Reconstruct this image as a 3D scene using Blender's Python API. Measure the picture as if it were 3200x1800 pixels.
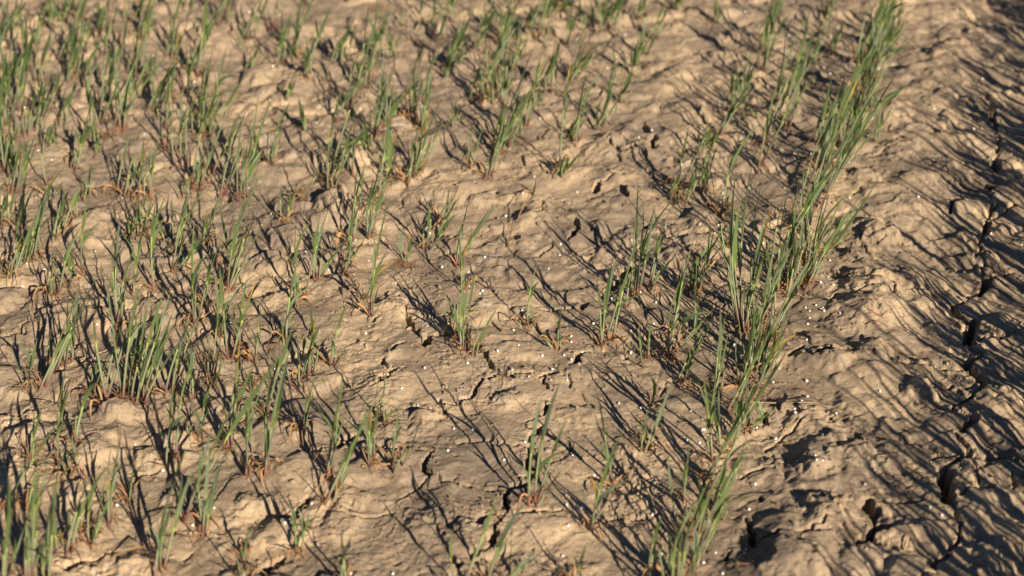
import bpy, math, random
import numpy as np
from mathutils import Vector

# ------------------------------------------------------------------ camera, sky, sun, exposure
R = math.radians
for o in list(bpy.data.objects):
    bpy.data.objects.remove(o)
scene = bpy.context.scene
col = scene.collection

CAM_H = 0.78
PITCH = R(32.0)
F_PX = 4265.0                       # focal length in pixels of a 3200 wide picture
cam = bpy.data.cameras.new('camera')
cam_o = bpy.data.objects.new('camera', cam)
col.objects.link(cam_o)
cam_o.location = (0, 0, CAM_H)
cam_o.rotation_euler = (math.pi/2 - PITCH, 0, 0)
cam.sensor_width = 36.0
cam.lens = 36.0*F_PX/3200.0
cam.clip_start = 0.02
cam.clip_end = 1000.0
cam.dof.use_dof = True
cam.dof.focus_distance = 1.37
cam.dof.aperture_fstop = 4.9
scene.camera = cam_o

SUN_EL = R(26.0)
SHADOW_AZ = R(32.0)                 # shadows fall this far left of straight ahead
to_sun = Vector((math.sin(SHADOW_AZ)*math.cos(SUN_EL), -math.cos(SHADOW_AZ)*math.cos(SUN_EL), math.sin(SUN_EL)))
world = bpy.data.worlds.new('World')
scene.world = world
world.use_nodes = True
wn = world.node_tree
bg = wn.nodes['Background']
sky = wn.nodes.new('ShaderNodeTexSky')
sky.sky_type = 'NISHITA'
sky.sun_disc = False
sky.air_density = 0.42
sky.dust_density = 0.0
sky.ozone_density = 2.0
sky.sun_elevation = SUN_EL
sky.sun_rotation = math.pi - SHADOW_AZ
wn.links.new(sky.outputs[0], bg.inputs[0])
bg.inputs[1].default_value = 0.05
sun = bpy.data.lights.new('sun', 'SUN')
sun.energy = 5.0
sun.angle = R(0.5)
sun.color = (1.0, 0.83, 0.62)
sun_o = bpy.data.objects.new('sun', sun)
col.objects.link(sun_o)
sun_o.location = to_sun*5
sun_o.rotation_euler = to_sun.to_track_quat('Z', 'Y').to_euler()
vs = scene.view_settings
vs.view_transform = 'Standard'
vs.look = 'None'
vs.gamma = 1.0
vs.exposure = 1.0
vs.use_curve_mapping = False

rnd = random.Random(7)
nrs = np.random.RandomState(11)

# ------------------------------------------------------------------ where things stand on the ground
ORIG = {1: (0, 0), 2: (1050, 0), 3: (2100, 0), 4: (0, 590), 5: (1050, 590), 6: (2100, 590),
        7: (0, 1180), 8: (1050, 1180), 9: (2100, 1180)}
ZK = 1100.0/2571.0
CP, SP = math.cos(PITCH), math.sin(PITCH)

def survey(tile, x, y):
    ox, oy = ORIG[tile]
    return ox + x*ZK, oy + y*ZK

def ray(px, py):
    a = (px - 1600.0)/F_PX
    b = (900.0 - py)/F_PX
    return (a, CP + b*SP, -SP + b*CP)

def flat(px, py, z=0.0):
    d = ray(px, py)
    t = (z - CAM_H)/d[2]
    return d[0]*t, d[1]*t

ROW_AZ = R(20.4)
RD = (math.sin(ROW_AZ), math.cos(ROW_AZ))       # along the drill rows
RU = (math.cos(ROW_AZ), -math.sin(ROW_AZ))      # across the rows, to the right
def across(x, y): return x*RU[0] + y*RU[1]
def along(x, y): return x*RD[0] + y*RD[1]

# ------------------------------------------------------------------ noise
PERM = nrs.permutation(512)
PERM = np.concatenate([PERM, PERM, PERM])
ANG = nrs.rand(512)*2*math.pi
GX, GY = np.cos(ANG), np.sin(ANG)

def perlin(x, y, seed=0):
    xi = np.floor(x).astype(np.int64); yi = np.floor(y).astype(np.int64)
    xf = x - xi; yf = y - yi
    u = xf*xf*xf*(xf*(xf*6-15)+10); v = yf*yf*yf*(yf*(yf*6-15)+10)
    def g(ix, iy, dx, dy):
        h = PERM[(PERM[(ix + seed*17) & 511] + iy + seed*31) & 511]
        return GX[h]*dx + GY[h]*dy
    a = g(xi, yi, xf, yf); b = g(xi+1, yi, xf-1, yf)
    c = g(xi, yi+1, xf, yf-1); d = g(xi+1, yi+1, xf-1, yf-1)
    return (a + u*(b-a)) + v*((c + u*(d-c)) - (a + u*(b-a)))

def sstep(a, b, x):
    t = np.clip((x-a)/(b-a), 0, 1)
    return t*t*(3-2*t)

# ------------------------------------------------------------------ surveyed soil features
# cracks: tile | width in mm | points
CRACKS = """
4|3|0,1095 60,1075 140,1045 185,1050
4|4|140,1045 150,1000 240,950 275,900 290,875
4|1.5|275,880 400,868 520,850
4|1.5|590,875 700,860 830,870
4|2|830,870 1000,850 1090,770
4|7|955,695 975,680 990,665
4|7|1070,735 1072,760 1078,785
4|6|1655,60 1675,80 1690,105
4|3|1840,320 1860,370
4|6|2250,690 2280,640 2310,600
4|6|200,75 220,50 240,30
4|2|1090,630 1200,600 1350,590
4|4|540,1145 560,1105 530,1080
4|4|490,1240 497,1215 500,1190
4|2|560,1230 700,1210 800,1190
5|6|490,930 530,980 560,1040 590,1080
5|11|640,1180 650,1140 675,1105 690,1100
5|4|400,1230 430,1180 510,1160
5|4|340,1310 345,1285 350,1255
5|6|390,1395 410,1375 435,1355
5|4|310,1449 335,1425 360,1410
5|1.5|560,970 650,960 830,940
5|5|1010,1170 1090,1270 1140,1340 1200,1370 1300,1420
5|3|1200,1385 1130,1420 1030,1449
5|1.5|1240,1390 1440,1395
5|3|1490,1420 1620,1390
5|6|1700,1310 1760,1250 1790,1220
5|6|1690,380 1740,330 1770,310 1740,255
5|3.5|1460,490 1500,465
5|3|1570,430 1570,395
5|1.5|1500,470 1570,430
5|2|1450,890 1600,880 1720,880
5|7|1785,830 1800,860 1800,890
5|7|2010,760 2070,700 2100,640 2150,580
5|4|2090,1270 2130,1240
5|7|2240,290 2265,265 2290,240
5|6|2070,10 2100,35 2130,55
5|1.5|1240,955 1350,970 1400,960
5|2.5|1400,970 1480,1050 1560,1110
5|2|2050,290 2200,270
8|4|1190,0 1130,40 1050,65 1020,100 1000,160 950,190 910,220
8|1.5|910,220 850,240 770,240
8|2|750,200 760,240
8|3|795,275 790,300
8|1.5|510,250 640,270 790,290
8|1.8|1530,40 1540,110 1580,140
8|2.5|1480,40 1620,5
8|4|1585,205 1540,220 1530,280
8|2|1530,285 1480,310 1380,360
8|5.5|1500,385 1470,430 1430,440 1440,500 1410,560 1450,590 1400,630 1430,680 1460,700
8|2.5|1330,735 1430,710
8|5.5|710,590 660,650 640,700 680,740 680,770
8|2|700,750 770,790 930,800 1090,830 1250,850
8|6|1410,770 1300,800 1250,850 1240,900 1230,950 1250,995
8|2|1310,1000 1400,990 1540,985 1650,985
8|1.5|1100,1015 1230,1015
8|7|1035,1105 1060,1040 1090,1010
8|7|1180,1150 1130,1200 1140,1250
8|7|845,1335 850,1390 890,1430
8|7|995,1335 1040,1275
8|1.5|320,525 440,535 560,545
8|1.5|560,560 710,590
8|2|1900,1045 2000,1055 2080,1035 2180,1050 2300,1060 2350,1010
8|6|20,520 50,470 130,450 190,410
8|5|300,65 340,40 390,30
8|4|330,100 345,80
8|1.2|860,540 920,515 1130,505 1400,515
6|5|2020,220 2030,150 2100,100
6|3|2340,190 2370,140
6|9|2265,355 2290,300 2300,260
6|3|2310,260 2400,200 2510,130
6|3|2200,550 2260,500
6|12|2275,760 2290,700 2265,645
6|5|2190,770 2130,820 2030,850
6|8|2030,850 2070,900 2120,960
6|7|2225,1005 2210,955
6|14|2140,1185 2150,1100 2170,1030 2200,1015
6|8|2170,1190 2240,1250 2260,1280
6|7|2250,1280 2150,1320 2140,1360
6|8|2170,1360 2240,1430 2290,1470
6|2|2200,1110 2380,1100 2500,1110
6|4|1890,780 1930,820
6|1.5|1730,780 1880,765
6|2|2310,660 2500,600
6|4|1000,1290 950,1250
6|2.5|1010,1300 1100,1270 1210,1250
6|1.8|1270,1255 1450,1270 1510,1310 1640,1330 1910,1330 2100,1360
6|4|840,1265 890,1235 950,1210
6|2|900,1090 970,1140 990,1170
6|2.5|1150,860 1180,820 1220,800
6|2|1240,510 1340,545
6|3|1150,600 1230,660 1290,670
6|2|1290,670 1390,685
6|1.5|1610,780 1600,840
6|3|60,410 110,440 190,445
9|10|2190,0 2240,30 2270,105
9|2.5|2080,110 2140,120 2250,105 2420,130
9|5|2080,115 2110,155
9|4|2190,160 2150,200 2080,240 2040,275
9|7|2120,310 2170,340 2180,380 2130,430 2060,470
9|6|2060,470 2140,540 2160,600 2190,630
9|4|1880,665 1940,630 2060,635 2190,620 2330,600 2560,650
9|12|1990,715 2000,760 1970,810 1990,850 2000,930 2045,985
9|3|2070,920 2140,880 2320,880
9|3|1380,950 1500,935 1640,930 1820,930
9|10|1395,945 1420,1000 1465,1065
9|8|1340,1265 1410,1210 1500,1140 1590,1130
9|4|1420,1220 1480,1250 1600,1270 1760,1350
9|5|1860,1420 1900,1390 2000,1330
9|9|1870,1395 1900,1460
9|6|600,1275 590,1190 570,1100 530,1045
9|3|600,1250 740,1220 900,1210 980,1185 1150,1180
9|1.5|540,1050 440,1050
9|2|730,580 740,640 720,670
9|1.5|430,720 600,700 740,690
9|1.8|680,560 690,530 800,460 940,370
9|5|650,280 670,320 695,365
9|4|640,890 640,945
9|2|1630,530 1760,525
9|2|1860,560 1930,620
9|2|430,1270 400,1350
9|1.5|1080,350 1280,365
3|9|2285,735 2340,800 2330,880 2350,945
3|6|1900,980 1940,1035
3|10|2360,1285 2360,1200 2370,1150
3|8|2290,1350 2330,1380 2310,1430
3|4|430,1040 540,1140
3|8|0,1150 45,1175
3|5|2480,620 2540,700
2|4|1680,970 1720,910
2|7|1690,990 1720,1050
2|9|2245,895 2270,985
2|10|2310,1095 2330,985
2|9|2435,1155 2505,1185
2|8|1885,1385 1925,1325
2|4|1960,1040 2060,1100 2070,1170
2|4|1350,1160 1380,1220
2|6|2070,1400 2130,1449
2|6|2270,1230 2330,1210
2|6|2385,1300 2435,1300
2|3|1470,1220 1540,1290
2|1.8|2080,1110 2190,1080
2|1.8|1870,1360 2000,1310 2100,1290
2|9|755,435 770,375
1|8|1685,240 1690,195
1|7|620,965 610,915
1|6|205,1445 245,1405
7|2|20,370 60,345 180,330 290,330 560,340
7|1.5|0,720 300,715 530,710
7|2.5|950,860 970,800 1030,740
7|7|500,1449 520,1400 600,1340
7|1.5|620,1330 750,1310 850,1280
7|9|1920,1460 1940,1390 1990,1350 2070,1300
7|9|2030,1070 2120,1030 2190,960 2250,895
7|2.5|2250,560 2330,560 2390,540
7|7|2470,525 2490,480
7|2|2490,480 2560,465
7|2|1540,385 1680,380 1800,330
7|1.5|940,750 1060,720 1190,700
7|2|1330,1310 1400,1270
3|3|2350,945 2385,1040 2370,1150
6|3|2305,30 2325,150 2300,260
6|3|2265,355 2240,450 2275,560 2265,645
6|6|2275,755 2240,790 2190,770
6|7|2120,960 2160,985 2200,1015
9|5|2270,105 2235,150 2190,160
9|5|2040,275 2075,305 2120,310
9|5|2190,630 2110,650 1990,715
9|3|2045,985 2100,1100 2060,1240 2000,1330
9|2.5|1465,1065 1500,1140
9|2|980,1185 1100,1120 1240,1130 1340,1265
8|2|1250,995 1180,1070 1160,1150
8|2|1140,1250 1080,1300 1040,1275
8|2|680,770 560,840 480,900
8|2|1460,700 1410,770
5|2.5|690,1100 800,1090 880,1130
5|2.5|590,1080 640,1130
"""
# mounds: tile, x, y, radius in tile units, height in mm
MOUNDS = [(4, 310, 800, 120, 9), (4, 1200, 880, 190, 10), (4, 2430, 150, 150, 16), (4, 2000, 540, 110, 9),
          (4, 90, 1190, 130, 10), (4, 1620, 1030, 110, 9), (4, 2150, 600, 150, 9), (4, 2080, 830, 110, 10),
          (4, 640, 250, 130, 8), (4, 1050, 1180, 120, 8), (5, 380, 920, 200, 9), (5, 1430, 240, 150, 9),
          (5, 1370, 390, 110, 7), (5, 1090, 930, 170, 8), (5, 1330, 1210, 170, 6), (5, 600, 40, 180, 10),
          (6, 1500, 370, 160, 17), (6, 2160, 390, 120, 12), (6, 2280, 550, 140, 12), (6, 1400, 720, 200, 9),
          (6, 1330, 960, 230, 9), (6, 1750, 690, 180, 8), (6, 2320, 1330, 150, 10), (6, 1350, 520, 120, 8),
          (6, 1200, 1330, 150, 8), (7, 890, 300, 140, 17), (7, 1090, 610, 120, 12), (7, 1850, 950, 120, 11),
          (7, 2230, 420, 140, 9), (7, 560, 900, 150, 12), (7, 180, 440, 130, 9), (7, 1330, 470, 160, 8),
          (7, 900, 1370, 190, 9), (7, 1700, 1180, 180, 7), (8, 660, 330, 100, 11), (8, 1260, 200, 120, 9),
          (8, 1800, 320, 180, 8), (8, 2150, 950, 190, 9), (8, 430, 430, 150, 7), (8, 100, 900, 150, 7),
          (9, 1010, 700, 170, 16), (9, 1090, 1010, 170, 17), (9, 1800, 130, 130, 14), (9, 860, 1400, 230, 15),
          (9, 1190, 500, 80, 10), (9, 1320, 600, 160, 10), (9, 2350, 190, 160, 9), (9, 1650, 1180, 190, 10),
          (9, 2200, 760, 150, 9), (9, 1530, 1000, 110, 7), (9, 2350, 1360, 190, 12), (3, 1420, 1330, 130, 13),
          (3, 1850, 560, 160, 12), (3, 2080, 1300, 150, 11), (3, 1650, 1130, 150, 10), (3, 1010, 580, 90, 9),
          (3, 870, 830, 110, 9), (3, 2050, 110, 150, 12), (3, 290, 400, 120, 8), (2, 720, 220, 110, 11),
          (2, 960, 460, 120, 10), (2, 1110, 760, 120, 12), (2, 550, 880, 100, 10), (2, 120, 1230, 140, 13),
          (2, 1430, 560, 110, 9), (2, 2050, 170, 110, 11), (2, 440, 500, 90, 9), (1, 300, 190, 110, 12),
          (1, 680, 680, 120, 12), (1, 1000, 820, 140, 12), (1, 1550, 320, 160, 9), (1, 1900, 560, 170, 9),
          (1, 1740, 800, 170, 10), (1, 2330, 560, 150, 10), (1, 1180, 780, 110, 9), (1, 520, 1050, 140, 9)]

# ------------------------------------------------------------------ the soil: one sheet, fine near the crop, coarse to the horizon
def axis(lo, hi, steps):
    """fine coordinates between lo and hi, then growing steps out to 200 m"""
    mid = [lo]
    while mid[-1] < hi:
        mid.append(mid[-1] + steps(mid[-1]))
    left, s, p = [], steps(lo), lo
    while p > -200:
        s *= 1.22; p -= s; left.append(p)
    right, s, p = [], steps(hi), mid[-1]
    while p < 200:
        s *= 1.22; p += s; right.append(p)
    return np.array(left[::-1] + mid + right)

X0, X1, Y0, Y1 = -0.92, 0.95, 0.72, 2.38
ax_x = axis(X0, X1, lambda v: 0.00115 + 0.0035*max(0.0, abs(v) - 0.42))
ax_y = axis(Y0, Y1, lambda v: 0.00112 + 0.0015*max(0.0, v - 0.9))
NX, NY = len(ax_x), len(ax_y)
gx, gy = np.meshgrid(ax_x, ax_y)
U = across(gx, gy)
U_MAIN = across(*flat(2400, 900))          # the dense row at the right of the field

# uneven amount of lumps: smooth pan in the middle, cloddy at the left
pan = np.exp(-(((gx-0.02)/0.22)**2 + ((gy-1.02)/0.26)**2))
lump = 1.0 - 0.55*pan
wx = gx + 0.012*perlin(gx/0.05, gy/0.05, 3)
wy = gy + 0.012*perlin(gx/0.05, gy/0.05, 4)
h = 0.010*perlin(gx/0.30, gy/0.30, 1)
n1 = perlin(wx/0.085, wy/0.075, 5)
h += lump*(0.0055*sstep(-0.12, 0.42, n1) + 0.005*np.maximum(n1, -0.1))
n2 = perlin(wx/0.038, wy/0.034, 6)
h += lump*(0.0020*sstep(0.06, 0.28, n2) + 0.0014*n2)
n3 = perlin(wx/0.017, wy/0.016, 7)
h += lump*(0.0009*sstep(0.12, 0.25, n3) + 0.0004*n3)
def worley(x, y, seed, amp_pow=2.0):
    """rounded clods: dome in each cell, every cell its own height"""
    xi = np.floor(x).astype(np.int64); yi = np.floor(y).astype(np.int64)
    best = np.full(x.shape, 9.0, np.float32); sec = np.full(x.shape, 9.0, np.float32); am = np.zeros(x.shape, np.float32)
    for dx in (-1, 0, 1):
        for dy in (-1, 0, 1):
            cx, cy = xi+dx, yi+dy
            hh = PERM[(PERM[(cx + seed*13) & 511] + cy + seed*29) & 511]
            px = cx + 0.5 + 0.42*GX[hh]; py = cy + 0.5 + 0.42*GY[(hh*7+3) & 511]
            d = ((x-px)**2 + (y-py)**2).astype(np.float32)
            a = (((hh*37) & 511)/511.0).astype(np.float32)**amp_pow
            closer = d < best
            sec = np.where(closer, best, np.minimum(sec, d)); am = np.where(closer, a, am); best = np.where(closer, d, best)
    edge = np.clip((np.sqrt(sec)-np.sqrt(best))*2.2, 0, 1)
    return am*(edge*edge*(3-2*edge))*(1-0.35*np.clip(best, 0, 1))
w2x = gx + 0.010*perlin(gx/0.03, gy/0.03, 41) + 0.0035*perlin(gx/0.009, gy/0.009, 43)
w2y = gy + 0.010*perlin(gx/0.03, gy/0.03, 42) + 0.0035*perlin(gx/0.009, gy/0.009, 44)
cloddy = 1 + 0.35*(1 - sstep(-0.25, 0.05, gx))
h += lump*cloddy*0.0064*worley(w2x/0.046, w2y/0.040, 2, 1.6)
calm = 1 - 0.6*sstep(U_MAIN+0.03, U_MAIN+0.08, U)
cl = sstep(-0.15, 0.35, perlin(gx/0.10, gy/0.10, 45))
h += (0.35+0.65*cl)*0.0024*lump*calm*cloddy*worley(w2x/0.021, w2y/0.019, 3, 2.6)
h += (0.15+0.85*cl)*0.0013*calm*worley(w2x/0.0095, w2y/0.009, 4, 3.0)
# soft ridge between the dense row and the broad crack, low swell under each row
h += 0.009*np.exp(-((U-(U_MAIN+0.115))/0.05)**2)*(1+0.6*perlin(gx/0.09, gy/0.09, 8))
h += 0.004*np.exp(-((U-U_MAIN)/0.03)**2)
rough = 0.34 + 1.0*sstep(0.0, 0.42, perlin(gx/0.09, gy/0.08, 9))
h += rough*0.0013*perlin(wx/0.0095, wy/0.0062, 10)
h += rough*0.0012*perlin(gx/0.0055, gy/0.0036, 12)
h += rough*0.0009*perlin(gx/0.0029, gy/0.0029, 13)
# thin crust layers: terraces with small sharp steps
ter = perlin(wx/0.06, wy/0.05, 14) + 0.35*perlin(wx/0.02, wy/0.018, 15)
k = ter*4.0
fr = k - np.floor(k)
h += 0.0015*sstep(0.90, 0.96, fr)*sstep(-0.1, 0.3, perlin(gx/0.07, gy/0.07, 16))
# pinholes and small pits
pit = perlin(gx/0.011, gy/0.010, 17)
h -= 0.0022*sstep(0.47, 0.62, pit)

def window(x, y, r):
    i0, i1 = np.searchsorted(ax_x, (x-r, x+r)); j0, j1 = np.searchsorted(ax_y, (y-r, y+r))
    return slice(j0, j1), slice(i0, i1)

for (t, mx, my, mr, mh) in MOUNDS:
    sx, sy = survey(t, mx, my)
    cx, cy = flat(sx, sy)
    ex, _ = flat(sx + mr*ZK, sy)
    r = abs(ex - cx)
    w = window(cx, cy, 2.6*r)
    dx, dy = (gx[w]-cx)/r, (gy[w]-cy)/r
    d = np.sqrt(dx*dx*0.9 + dy*dy*1.1) + 0.55*perlin(gx[w]/(r*0.8), gy[w]/(r*0.8), 21) + 0.3*perlin(gx[w]/(r*0.3), gy[w]/(r*0.3), 22) + 0.14*perlin(gx[w]/(r*0.12), gy[w]/(r*0.12), 23)
    h[w] += mh*0.00064*(1 - sstep(0.2, 1.2, d))

def jitter_line(pts, rs, step=0.006):
    out = [np.array(pts[0])]
    for a, b in zip(pts[:-1], pts[1:]):
        a = np.array(a); b = np.array(b)
        n = max(2, int(np.linalg.norm(b-a)/step))
        nrm = np.array([-(b-a)[1], (b-a)[0]])/np.linalg.norm(b-a)
        for i in range(1, n+1):
            p = a + (b-a)*i/n
            if i < n:
                p = p + nrm*rs.normal(0, 0.0016)
            out.append(p)
    return out

def carve(pts, width, rs, lip, depth=None):
    line = jitter_line(pts, rs)
    n = len(line)
    best = {}
    xs = [p[0] for p in line]; ys = [p[1] for p in line]
    m = 0.022
    i0, i1 = np.searchsorted(ax_x, (min(xs)-m, max(xs)+m)); j0, j1 = np.searchsorted(ax_y, (min(ys)-m, max(ys)+m))
    if i1-i0 < 2 or j1-j0 < 2:
        return
    w = (slice(j0, j1), slice(i0, i1))
    px, py = gx[w], gy[w]
    dist = np.full(px.shape, 9.0); side = np.zeros(px.shape); hw = np.zeros(px.shape)
    for i in range(n-1):
        a, b = line[i], line[i+1]
        ab = b-a; L2 = ab.dot(ab)+1e-12
        t = np.clip(((px-a[0])*ab[0] + (py-a[1])*ab[1])/L2, 0, 1)
        qx = px-(a[0]+t*ab[0]); qy = py-(a[1]+t*ab[1])
        d = np.sqrt(qx*qx+qy*qy)
        s = (i+t)/(n-1)
        wl = width*0.5*(0.35+0.65*np.clip(np.minimum(s, 1-s)*7, 0, 1))
        better = d < dist
        dist = np.where(better, d, dist)
        side = np.where(better, np.sign(ab[0]*qy-ab[1]*qx), side)
        hw = np.where(better, wl, hw)
    hw = hw*(0.8 + 0.7*perlin(px/0.012, py/0.012, 31)) + 0.0008*perlin(px/0.004, py/0.004, 32)
    hw = np.maximum(hw, 0.0006)
    dep = depth if depth else min(0.034, 0.004 + width*5.0)
    cut = 1 - sstep(hw-0.0003, hw+0.0004, dist)
    near = np.exp(-np.maximum(dist-hw, 0)/0.009)*np.clip(hw/(0.5*width), 0, 1)
    h[w] += lip*near*(side > 0) - 0.25*lip*near*(side <= 0)
    h[w] -= dep*cut

rs = np.random.RandomState(5)
CRACK_LINES = []
for ln in CRACKS.strip().splitlines():
    t, wmm, pts = ln.split('|')
    pp = [flat(*survey(int(t), *map(float, p.split(',')))) for p in pts.split()]
    wd = float(wmm)*0.001
    carve(pp, max((0.95 if wd < 0.0065 else 1.1)*wd, 0.0019), rs, 0.0013 if wd < 0.003 else 0.0008)
    CRACK_LINES.append(pp)
# short shrinkage cracks scattered over the crust
for i in range(150):
    x, y = rs.uniform(-0.85, 0.9), rs.uniform(0.75, 2.3)
    a = rs.uniform(0, 6.28); pp = [(x, y)]
    for k in range(rs.randint(2, 5)):
        a += rs.normal(0, 0.5); x += 0.014*math.cos(a); y += 0.014*math.sin(a); pp.append((x, y))
    carve(pp, rs.uniform(0.0011, 0.0022), rs, rs.uniform(0.0004, 0.002), 0.005)
# holes
for i in range(60):
    x, y = rs.uniform(-0.85, 0.9), rs.uniform(0.75, 2.3)
    a = rs.uniform(0, 6.28); l = rs.uniform(0.004, 0.012)
    carve([(x, y), (x+l*math.cos(a), y+l*math.sin(a))], rs.uniform(0.002, 0.005), rs, 0.0006, 0.012)

h[(np.abs(gx) > 6) | (np.abs(gy) > 8)] *= 0.4

def ground_z(x, y):
    i = min(max(int(np.searchsorted(ax_x, x))-1, 0), NX-2); j = min(max(int(np.searchsorted(ax_y, y))-1, 0), NY-2)
    fx = (x-ax_x[i])/(ax_x[i+1]-ax_x[i]); fy = (y-ax_y[j])/(ax_y[j+1]-ax_y[j])
    return float((h[j, i]*(1-fx)+h[j, i+1]*fx)*(1-fy) + (h[j+1, i]*(1-fx)+h[j+1, i+1]*fx)*fy)

def spot(px, py):
    """ground point seen at a pixel of the survey"""
    z = 0.0
    for _ in range(6):
        x, y = flat(px, py, z)
        z = 0.5*z + 0.5*max(ground_z(x, y), -0.006)
    x, y = flat(px, py, z)
    return Vector((x, y, max(ground_z(x, y), -0.008)))

def grid_mesh(name):
    me = bpy.data.meshes.new(name)
    nv = NX*NY; nf = (NX-1)*(NY-1)
    co = np.empty((nv, 3), np.float32)
    co[:, 0] = gx.ravel(); co[:, 1] = gy.ravel(); co[:, 2] = h.ravel()
    idx = np.arange(nv).reshape(NY, NX)
    f = np.stack([idx[:-1, :-1], idx[:-1, 1:], idx[1:, 1:], idx[1:, :-1]], -1).reshape(-1)
    me.vertices.add(nv); me.vertices.foreach_set('co', co.ravel())
    me.loops.add(nf*4); me.loops.foreach_set('vertex_index', f.astype(np.int32))
    me.polygons.add(nf)
    me.polygons.foreach_set('loop_start', np.arange(0, nf*4, 4, dtype=np.int32))
    me.polygons.foreach_set('use_smooth', np.ones(nf, dtype=bool))
    me.update(calc_edges=True)
    return me

# ------------------------------------------------------------------ materials
def new_mat(name):
    m = bpy.data.materials.new(name); m.use_nodes = True
    nt = m.node_tree
    return m, nt, nt.nodes['Principled BSDF']

def ramp(nt, fac, stops):
    n = nt.nodes.new('ShaderNodeValToRGB')
    e = n.color_ramp.elements
    e[0].position, e[0].color = stops[0][0], (*stops[0][1], 1)
    e[1].position, e[1].color = stops[-1][0], (*stops[-1][1], 1)
    for p, c in stops[1:-1]:
        k = e.new(p); k.color = (*c, 1)
    nt.links.new(fac, n.inputs[0])
    return n.outputs[0]

def noise(nt, vec, scale, detail=4.0, rough=0.6):
    n = nt.nodes.new('ShaderNodeTexNoise')
    n.inputs['Scale'].default_value = scale; n.inputs['Detail'].default_value = detail; n.inputs['Roughness'].default_value = rough
    nt.links.new(vec, n.inputs['Vector'])
    return n.outputs[0]

def mixc(nt, fac, a, b, mode='MIX'):
    n = nt.nodes.new('ShaderNodeMix'); n.data_type = 'RGBA'; n.blend_type = mode
    for sock, v in ((n.inputs[0], fac), (n.inputs[6], a), (n.inputs[7], b)):
        if isinstance(v, (int, float)): sock.default_value = v
        elif isinstance(v, tuple): sock.default_value = (*v, 1)
        else: nt.links.new(v, sock)
    return n.outputs[2]

def math_n(nt, op, a, b=0.5):
    n = nt.nodes.new('ShaderNodeMath'); n.operation = op
    for sock, v in ((n.inputs[0], a), (n.inputs[1], b)):
        if isinstance(v, (int, float)): sock.default_value = v
        else: nt.links.new(v, sock)
    return n.outputs[0]

def soil_material():
    m, nt, b = new_mat('dry_soil')
    tc = nt.nodes.new('ShaderNodeTexCoord').outputs['Object']
    big = noise(nt, tc, 9.0, 4, 0.55)
    c = ramp(nt, big, [(0.34, (0.226, 0.184, 0.142)), (0.5, (0.340, 0.270, 0.194)), (0.66, (0.440, 0.346, 0.242))])
    dmp = ramp(nt, noise(nt, tc, 3.2, 3, 0.5), [(0.36, (0.78, 0.79, 0.82)), (0.58, (1.04, 1.03, 1.0))])
    c = mixc(nt, 0.9, c, dmp, 'MULTIPLY')
    mid = noise(nt, tc, 55.0, 5, 0.65)
    c = mixc(nt, 0.55, c, ramp(nt, mid, [(0.25, (0.62, 0.62, 0.64)), (0.5, (1, 1, 1)), (0.78, (1.16, 1.12, 1.06))]), 'MULTIPLY')
    # pale salt bloom
    salt = ramp(nt, noise(nt, tc, 26.0, 5, 0.7), [(0.56, (0, 0, 0)), (0.72, (0.55, 0.55, 0.55))])
    c = mixc(nt, salt, c, (0.42, 0.365, 0.295))
    fine = noise(nt, tc, 420.0, 4, 0.7)
    c = mixc(nt, 0.6, c, ramp(nt, fine, [(0.28, (0.45, 0.45, 0.46)), (0.5, (1, 1, 1)), (0.75, (1.22, 1.2, 1.18))]), 'MULTIPLY')
    # dark specks of organic matter
    sp = ramp(nt, noise(nt, tc, 300.0, 2, 0.5), [(0.68, (0, 0, 0)), (0.74, (1, 1, 1))])
    c = mixc(nt, math_n(nt, 'MULTIPLY', sp, 0.6), c, (0.07, 0.045, 0.03))
    nt.links.new(c, b.inputs['Base Color'])
    b.inputs['Roughness'].default_value = 0.92
    b.inputs['Specular IOR Level'].default_value = 0.15
    mp = nt.nodes.new('ShaderNodeMapping'); mp.inputs['Scale'].default_value = (1.0, 2.3, 1.0)
    mp.inputs['Rotation'].default_value = (0, 0, 0.35)
    nt.links.new(tc, mp.inputs['Vector'])
    streak = noise(nt, mp.outputs[0], 230.0, 5, 0.7)
    gr = noise(nt, tc, 900.0, 3, 0.75)
    hh = math_n(nt, 'ADD', math_n(nt, 'MULTIPLY', streak, 0.0013), math_n(nt, 'MULTIPLY', gr, 0.0008))
    bp = nt.nodes.new('ShaderNodeBump'); bp.inputs['Strength'].default_value = 1.0; bp.inputs['Distance'].default_value = 1.0
    nt.links.new(hh, bp.inputs['Height']); nt.links.new(bp.outputs[0], b.inputs['Normal'])
    return m

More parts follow.
